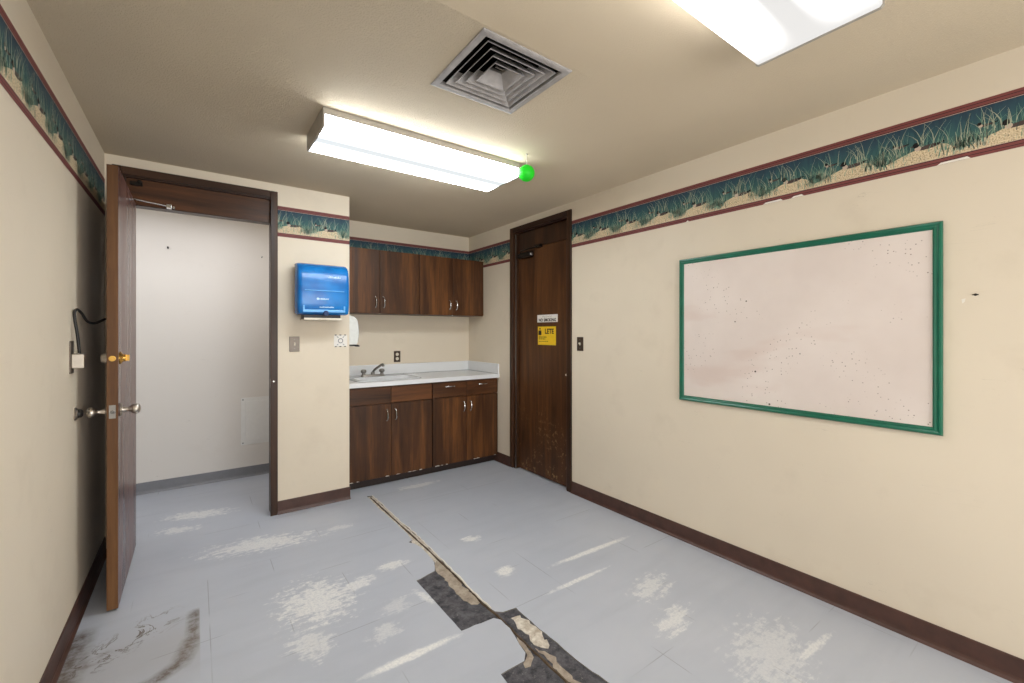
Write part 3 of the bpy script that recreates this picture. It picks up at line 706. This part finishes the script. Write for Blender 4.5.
# sink: rolled rim, bowl, drain
sk = empty('sink', ((SK[0] + SK[2]) / 2, (SK[1] + SK[3]) / 2, CZ1), 'white drop-in sink let into the left end of the countertop', 'sink')
def rrect(x0, y0, x1, y1, r, z, n=5):
    P = []
    for cx, cy, a0 in ((x1 - r, y1 - r, 0), (x0 + r, y1 - r, PI / 2), (x0 + r, y0 + r, PI), (x1 - r, y0 + r, 1.5 * PI)):
        for k in range(n + 1): a = a0 + PI / 2 * k / n; P.append((cx + r * math.cos(a), cy + r * math.sin(a), z))
    return P
x0, y0, x1, y1 = SK
b = MB(); b.rings([rrect(x0, y0, x1, y1, .04, CZ1 + .0012), rrect(x0 + .003, y0 + .003, x1 - .003, y1 - .003, .04, CZ1 + .008), rrect(x0 + .012, y0 + .012, x1 - .012, y1 - .012, .04, CZ1 + .011),
                   rrect(x0 + .03, y0 + .035, x1 - .03, y1 - .20, .05, CZ1 + .009), rrect(x0 + .048, y0 + .043, x1 - .048, y1 - .208, .05, CZ1 - .01), rrect(x0 + .06, y0 + .055, x1 - .06, y1 - .22, .06, CZ1 - .14), rrect(x0 + .12, y0 + .11, x1 - .12, y1 - .275, .05, CZ1 - .155)], cap0=False)
b.build('basin', M['sinkwhite'], sk, smooth=True)
b = MB(); b.rings([rrect(x0 - .007, y0 - .007, x1 + .007, y1 + .007, .047, CZ1 + .0006), rrect(x0 - .007, y0 - .007, x1 + .007, y1 + .007, .047, CZ1 + .0025), rrect(x0 + .004, y0 + .004, x1 - .004, y1 - .004, .04, CZ1 + .0025)], cap0=False, cap1=False)
b.build('rim_seal', M['seam'], sk)
b = MB(); b.lathe(((x0 + x1) / 2, (y0 + y1) / 2 - .082, CZ1 - .156), (0, 0, 1), [(0, .04), (.004, .04), (.005, .03), (.003, .0)], 20); b.build('drain', M['dullchrome'], sk, smooth=True)
# faucet
fx, fy, fz = 1.372, 4.150, CZ1 + .0105
fa = empty('faucet', (fx, fy, fz), 'two-handle chrome faucet with raised spout on the white sink', 'faucet')
b = MB(); b.rings([rrect(fx - .115, fy - .026, fx + .115, fy + .026, .024, fz), rrect(fx - .113, fy - .024, fx + .113, fy + .024, .023, fz + .014), rrect(fx - .105, fy - .016, fx + .105, fy + .016, .015, fz + .018)]); b.build('base_plate', M['dullchrome'], fa, smooth=True)
for sx in (-.088, .088):
    b = MB(); b.lathe((fx + sx, fy, fz + .016), (0, 0, 1), [(0, .017), (.012, .016), (.018, .013), (.022, .022), (.030, .027), (.044, .025), (.052, .016), (.054, 0)], 16); b.build('tap_handle', M['dullchrome'], fa, smooth=True)
b = MB(); b.lathe((fx, fy, fz + .016), (0, 0, 1), [(0, .020), (.020, .018), (.028, .013), (.028, 0)], 16)
b.tube(bez([(fx, fy, fz + .035), (fx + .006, fy - .03, fz + .062), (fx + .026, fy - .10, fz + .098), (fx + .038, fy - .145, fz + .118), (fx + .042, fy - .162, fz + .117), (fx + .043, fy - .168, fz + .102)], 6), .0115, 12)
b.build('spout', M['dullchrome'], fa, smooth=True)
ou = empty('power_outlet', (1.69, YA, 1.035), 'brown duplex power outlet on the wall above the counter', 'outlet')
b = MB(); b.box(1.656, YA - .006, 1.036, 1.726, YA, 1.151); b.build('cover_plate', M['brownplate'], ou, bevel=.002)
for z in (1.071, 1.116):
    b = MB(); b.lathe((1.691, YA - .005, z), (0, -1, 0), [(0, .0165), (.003, .016), (.003, 0)], 18); r = b.build('socket', M['ivory'], ou)
    b = MB(); b.box(1.684, YA - .0088, z - .002, 1.6855, YA - .0078, z + .007); b.box(1.696, YA - .0088, z - .002, 1.6975, YA - .0078, z + .007); b.build('slot', M['black'], r)
# soap dispenser on the end face inside the alcove
so = empty('soap_dispenser', (XS, 3.79, 1.232), 'white soap dispenser on the alcove side wall right of the blue dispenser', 'soap dispenser')
b = MB(); prof = [(0, 1.240), (.100, 1.240), (.110, 1.262), (.118, 1.33), (.116, 1.40), (.104, 1.45), (.078, 1.478), (.035, 1.490), (0, 1.490)]
b.rings([[(XS + a * f, y, 1.365 + (z - 1.365) * g) for a, z in prof] for y, f, g in ((3.735, .93, .97), (3.74, .98, .99), (3.75, 1, 1), (3.83, 1, 1), (3.84, .98, .99), (3.845, .93, .97))])
b.build('cover', M['soap'], so, smooth=True)
b = MB(); b.box(XS, 3.742, 1.246, XS + .006, 3.838, 1.484); b.build('mounting_plate', M['soap'], so)
b = MB(); b.box(XS + .006, 3.76, 1.228, XS + .118, 3.82, 1.240); b.box(XS + .102, 3.755, 1.222, XS + .126, 3.825, 1.236); b.build('push_lever', M['black'], so, bevel=.003)

# ================================================================== ON THE DOORWAY WALL
# paper towel dispenser
tx0, tx1 = .592, .948
td = empty('paper_towel_dispenser', ((tx0 + tx1) / 2, YB, 1.455), 'translucent blue paper towel dispenser on the wall right of the doorway', 'towel dispenser')
b = MB(); b.box(tx0 + .012, YB - .075, 1.478, tx1 - .012, YB, 1.852); b.build('mounting_housing', M['dispdark'], td, bevel=.012)
prof = [(0, 1.480), (-.150, 1.474), (-.186, 1.482), (-.197, 1.505), (-.204, 1.56), (-.207, 1.63), (-.204, 1.70), (-.196, 1.762), (-.182, 1.806), (-.158, 1.838), (-.120, 1.855), (-.06, 1.861), (0, 1.861)]
def prof_at(x, k):
    cz = 1.667
    return [(x, YB - .052 + (y + .052) * k if y < -.052 else YB + min(y, -.052), cz + (z - cz) * (1 - (1 - k) * .35)) for y, z in prof]
b = MB(); b.rings([prof_at(tx0, .90), prof_at(tx0 + .006, .955), prof_at(tx0 + .016, .988), prof_at(tx0 + .03, 1), prof_at(tx1 - .03, 1), prof_at(tx1 - .016, .988), prof_at(tx1 - .006, .955), prof_at(tx1, .90)])
cov = b.build('cover', M['blue'], td, smooth=True)
b = MB(); b.box(tx0 + .040, YB - .212, 1.648, tx1 - .040, YB - .204, 1.655); b.build('cover_crease', M['bluefold'], cov, bevel=.002)
b = MB()
b.box(tx0 + .030, YB - .200, 1.492, tx1 - .030, YB - .193, 1.512); b.box(tx0 + .030, YB - .203, 1.512, tx0 + .044, YB - .194, 1.542); b.box(tx1 - .044, YB - .203, 1.512, tx1 - .030, YB - .194, 1.542)
b.build('lower_moulding', M['bluefold'], cov, bevel=.003)
b = MB(); b.lathe(((tx0 + tx1) / 2 + .01, YB - .188, 1.487), (0, -1, -.15), [(0, .020), (.010, .020), (.016, .015), (.016, 0)], 16); b.build('sensor', M['dispdark'], cov)
b = MB(); b.box(tx0 + .045, YB - .160, 1.438, tx1 - .045, YB - .02, 1.444); b.box(tx0 + .045, YB - .163, 1.438, tx1 - .045, YB - .157, 1.452); b.build('paper_chute', M['ivory'], td)
b = MB(); b.box(tx0 + .05, YB - .14, 1.444, tx1 - .05, YB - .02, 1.480); b.build('chute_slot', M['black'], td)
# small raised wordmarks too small to read
def marks(name, x0, x1, z, h, y):
    b = MB(); x = x0
    while x < x1:
        wd = R_.uniform(.004, .009); hh = h * R_.uniform(.7, 1.2); b.box(x, y - .0012, z, min(x + wd, x1), y + .002, z + hh); x += wd + .002
    b.build(name, M['printwhite'], cov)
marks('print_mark', .795, .885, 1.748, .012, YB - .1995); marks('print_mark', .728, .798, 1.586, .009, YB - .2065); marks('print_mark', .735, .835, 1.527, .008, YB - .202)
b = MB(); b.lathe((.722, YB - .206, 1.591), (0, -1, 0), [(0, .009), (.0015, .009)], 14); b.build('print_mark', M['printwhite'], cov)

def switch(name, pos, face, label, mat):
    """toggle switch on a wall; face 'y' looks to -Y, 'x' looks to -X"""
    e = empty(name, pos, label, 'light switch'); px, py, pz = pos
    def bx(b, a0, a1, z0, z1, d0, d1):
        if face == 'y': b.box(px + a0, py - d1, pz + z0, px + a1, py - d0, pz + z1)
        else: b.box(px - d1, py - a1, pz + z0, px - d0, py - a0, pz + z1)
    b = MB(); bx(b, -.035, .035, 0, .114, 0, .006); b.build('cover_plate', mat, e, bevel=.002)
    b = MB(); bx(b, -.006, .006, .046, .068, .005, .009); bx(b, -.004, .004, .056, .068, .008, .019); b.build('toggle', M['ivory'], e, bevel=.001)
    for z in (.022, .092):
        b = MB()
        ax = (0, -1, 0) if face == 'y' else (-1, 0, 0); c = (px, py - .0055, pz + z) if face == 'y' else (px - .0055, py, pz + z)
        b.lathe(c, ax, [(0, .0035), (.0015, .003), (.0015, 0)], 8)
        b.build('plate_screw', M['dullchrome'], e)
    return e
switch('light_switch', (.600, YB, 1.199), 'y', 'steel toggle switch plate below the blue towel dispenser', M['steelplate'])
switch('light_switch', (XR, 2.546, 1.192), 'x', 'brown toggle switch plate on the wall right of the closed door', M['brownplate'])
wc = empty('wall_card', (.933, YB, 1.230), 'small square white card with ring mark below the blue dispenser', 'card')
b = MB(); b.box(.884, YB - .002, 1.232, .984, YB, 1.322); b.build('card_face', M['signwhite'], wc)
b = MB()
for a in range(24):
    p, q = 2 * PI * a / 24, 2 * PI * (a + 1) / 24
    b.extrude([(.934 + r * math.cos(t_), YB - .002, 1.277 + r * math.sin(t_)) for r, t_ in ((.014, p), (.020, p), (.020, q), (.014, q))], (0, -.0006, 0))
for sx in (-1, 1):
    for sz in (-1, 1): b.extrude([(.934 + sx * .019, YB - .002, 1.277 + sz * .023), (.934 + sx * .030, YB - .002, 1.277 + sz * .033), (.934 + sx * .026, YB - .002, 1.277 + sz * .036), (.934 + sx * .015, YB - .002, 1.277 + sz * .026)], (0, -.0006, 0))
b.build('ring_print', M['dispgrey'], wc)
for k in range(3):
    for z in (1.3195, 1.2275): b = MB(); b.box(.890 + k * .036, YB - .0026, z, .904 + k * .036, YB, z + .007); b.build('edge_print', M['ink'], wc)

# ================================================================== HALL
ap = empty('access_panel', (.50, YH, .296), 'white access panel low on the hall wall beyond the doorway', 'access panel')
b = MB(); b.box(.337, YH - .004, .297, .70, YH, .735); b.build('frame', M['white'], ap, bevel=.0015)
b = MB(); b.box(.372, YH - .007, .330, .665, YH - .003, .702); b.build('panel_door', M['white'], ap, bevel=.002)
for z in (.315, .717): b = MB(); b.lathe((.352, YH - .004, z), (0, -1, 0), [(0, .006), (.002, .005), (.002, 0)], 10); b.build('panel_screw', M['dispgrey'], ap)
for x, z, lab, r in ((-.193, 2.065, 'small dark screw hook high on the left of the hall wall', .007), (.505, 2.055, 'small grey nail high on the hall wall near the doorway edge', .005)):
    b = MB(); b.lathe((x, YH, z), (0, -1, .2), [(0, r), (.004, r), (.006, r * .5), (.022, r * .45), (.024, r * .9), (.026, 0)], 10)
    tag(b.build('wall_hook' if r > .006 else 'wall_nail', M['blackmetal'] if r > .006 else M['dispgrey'], origin=(x, YH, z), smooth=True), lab, 'hook' if r > .006 else 'nail')

# ================================================================== RIGHT WALL
bd = empty('bulletin_board', (XR, 1.02, .908), 'large pinkish pinboard in a green frame on the right wall', 'bulletin board')
by0, by1, bz0, bz1 = .405, 1.634, .908, 1.814
b = MB(); b.box(XR - .012, by0 + .02, bz0 + .02, XR - .001, by1 - .02, bz1 - .02); pb = b.build('panel', M['board'], bd)
pb.data.transform(Matrix.Translation((0, 0, -.45))); pb.location = (0, 0, .45)
def rail(a, c, inner):
    """moulded rail from corner a to corner c (mitred), inner = direction to the board's middle"""
    a, c = Vector(a), Vector(c); iv = Vector(inner); al = (c - a).normalized()
    prof = [(0, .004), (0, .016), (.004, .021), (.010, .022), (.016, .018), (.019, .018), (.024, .021), (.029, .018), (.032, .012), (.032, .004)]
    b = MB(); b.rings([[p + iv * u + al * (u * sgn) + Vector((-h, 0, 0)) for u, h in prof] for p, sgn in ((a, 1), (c, -1))])
    return b.build('frame_rail', M['greenpaint'], bd, smooth=True)
X0 = XR
rail((X0, by0, bz0), (X0, by1, bz0), (0, 0, 1)); rail((X0, by0, bz1), (X0, by1, bz1), (0, 0, -1)); rail((X0, by0, bz0), (X0, by0, bz1), (0, 1, 0)); rail((X0, by1, bz0), (X0, by1, bz1), (0, -1, 0))
b = MB(); b.lathe((XR, .312, 1.497), (-1, 0, .1), [(0, .005), (.002, .005), (.004, .003), (.008, .0025), (.008, 0)], 10); b.box(XR - .004, .303, 1.495, XR, .321, 1.499)
tag(b.build('wall_anchor', M['blackmetal'], origin=(XR, .312, 1.497)), 'small dark wall anchor right of the green-framed board', 'wall anchor')
b = MB(); b.extrude([(XR, .352, 1.480), (XR, .340, 1.484), (XR, .343, 1.470), (XR, .349, 1.463)], (-.0012, 0, 0))
tag(b.build('filler_patch', M['putty'], origin=(XR, .346, 1.472)), 'tiny white filler chip on the wall just right of the board', 'wall chip')

# ================================================================== CEILING FITTINGS
def ceiling_light(cx, cy, label, lens):
    e = empty('ceiling_light', (cx, cy, H), label, 'ceiling light', 'fluorescent ceiling lights')
    hl, hw, zb = .597, .186, H - .090
    b = MB(); b.box(cx - hl + .008, cy - hw - .005, H - .034, cx + hl - .008, cy + hw + .005, H - .0005); b.build('housing', M['housing'], e, bevel=.002)
    cs = [(-hw, H - .032), (-hw, zb + .007), (-hw + .007, zb), (hw - .007, zb), (hw, zb + .007), (hw, H - .032)]
    b = MB(); b.rings([[(cx + sx * (hl - .004), cy + y, z) for y, z in cs] for sx in (-1, 1)], cap0=False, cap1=False, closed=False); b.build('lens', lens, e)
    for sx in (-1, 1):
        pr = [(-hw - .007, H - .001), (-hw - .007, H - .022)] + [(y * 1.02, z - (.003 if z < H - .05 else 0)) for y, z in cs[1:-1]] + [(hw + .007, H - .022), (hw + .007, H - .001)]
        b = MB(); b.rings([[(cx + sx * hl, cy + y, z) for y, z in pr], [(cx + sx * (hl - .010), cy + y, z) for y, z in pr]]); b.build('end_cap', M['housing'], e, bevel=.001)
    return e
ceiling_light(1.094, 2.425, 'white fluorescent ceiling light in the middle, beside the hanging green ball', M['lens'])
ceiling_light(1.122, .592, 'white fluorescent ceiling light cut off by the top right edge', M['lensdim'])

ve = empty('ceiling_vent', (vx, vy, H), 'square white ceiling vent with nested louvres between the two lights', 'ceiling vent')
def sq(h, z): return [(vx - h, vy - h, z), (vx + h, vy - h, z), (vx + h, vy + h, z), (vx - h, vy + h, z)]
b = MB(); b.rings([sq(.2185, H - .0005), sq(.2185, H - .005), sq(.210, H - .008), sq(.192, H - .008), sq(.189, H - .004), sq(.189, H + .012)], cap0=False, cap1=False); b.build('outer_frame', M['vent'], ve)
for h in (.170, .138, .106, .074):
    b = MB(); b.rings([sq(h - .040, H + .040), sq(h - .004, H - .003), sq(h, H - .006), sq(h, H - .003), sq(h - .038, H + .042), sq(h - .040, H + .040)], cap0=False, cap1=False); b.build('louvre', M['vent'], ve)
b = MB(); b.rings([sq(.034, H + .040), sq(.030, H + .05)], cap0=False, cap1=False); b.box(vx - .02, vy - .004, H + .036, vx + .02, vy + .004, H + .044); b.build('damper', M['dullchrome'], ve)
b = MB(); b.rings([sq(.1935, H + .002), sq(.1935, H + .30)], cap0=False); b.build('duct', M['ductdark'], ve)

gb = empty('green_ball', (1.634, 2.09, H), 'bright green ball hanging on a white string by the ceiling light', 'hanging ball')
b = MB(); n = 14; b.lathe((1.634, 2.090, 2.268), (0, 0, 1), [(.05 - .05 * math.cos(PI * k / n), .05 * math.sin(PI * k / n)) for k in range(n + 1)], 24); b.build('ball', M['ballgreen'], gb, smooth=True)
b = MB(); b.tube([(1.634, 2.090, 2.362), (1.634, 2.090, H - .004)], .0022, 6); b.build('string', M['string'], gb)
b = MB(); b.tube([(1.634, 2.090, H - .006), (1.634, 2.092, H - .004), (1.648, 2.096, H - .002)], .0025, 6); b.build('ceiling_pin', M['dullchrome'], gb)

# ================================================================== LIGHT, CAMERA
la = bpy.data.lights.new('hall_lamp', 'AREA'); la.shape = 'RECTANGLE'; la.size = 1.7; la.size_y = .3; la.energy = 10; la.color = (.96, .97, 1.0)
lo = bpy.data.objects.new('hall_lamp', la); COL.objects.link(lo); lo.location = (-.15, 3.97, H - .03)
lr = bpy.data.lights.new('rear_fill', 'AREA'); lr.shape = 'RECTANGLE'; lr.size = 2.0; lr.size_y = 1.6; lr.energy = 60; lr.color = (.96, .98, 1.0)  # unseen fill light added behind the camera to brighten the near end
ro = bpy.data.objects.new('rear_fill', lr); COL.objects.link(ro); ro.location = (1.15, YR + .03, 1.25); ro.rotation_euler = (PI / 2, 0, 0)
wd = bpy.data.worlds.new('dim_world'); scene.world = wd; wd.use_nodes = True
wd.node_tree.nodes['Background'].inputs[0].default_value = (.6, .65, .7, 1); wd.node_tree.nodes['Background'].inputs[1].default_value = .3

cam = bpy.data.cameras.new('camera'); co = bpy.data.objects.new('camera', cam); COL.objects.link(co)
cam.sensor_width = 36; cam.lens = 36 * 433.3 / 1024; cam.shift_y = -9.1 / 1024
cam.clip_start = .02
co.location = (0, 0, 1.344); co.rotation_euler = (PI / 2, 0, -math.atan2(316, 433.3))
scene.camera = co
scene.view_settings.view_transform = 'Standard'; scene.view_settings.look = 'None'
scene.view_settings.exposure = 0.34; scene.view_settings.gamma = 1; scene.view_settings.use_curve_mapping = False
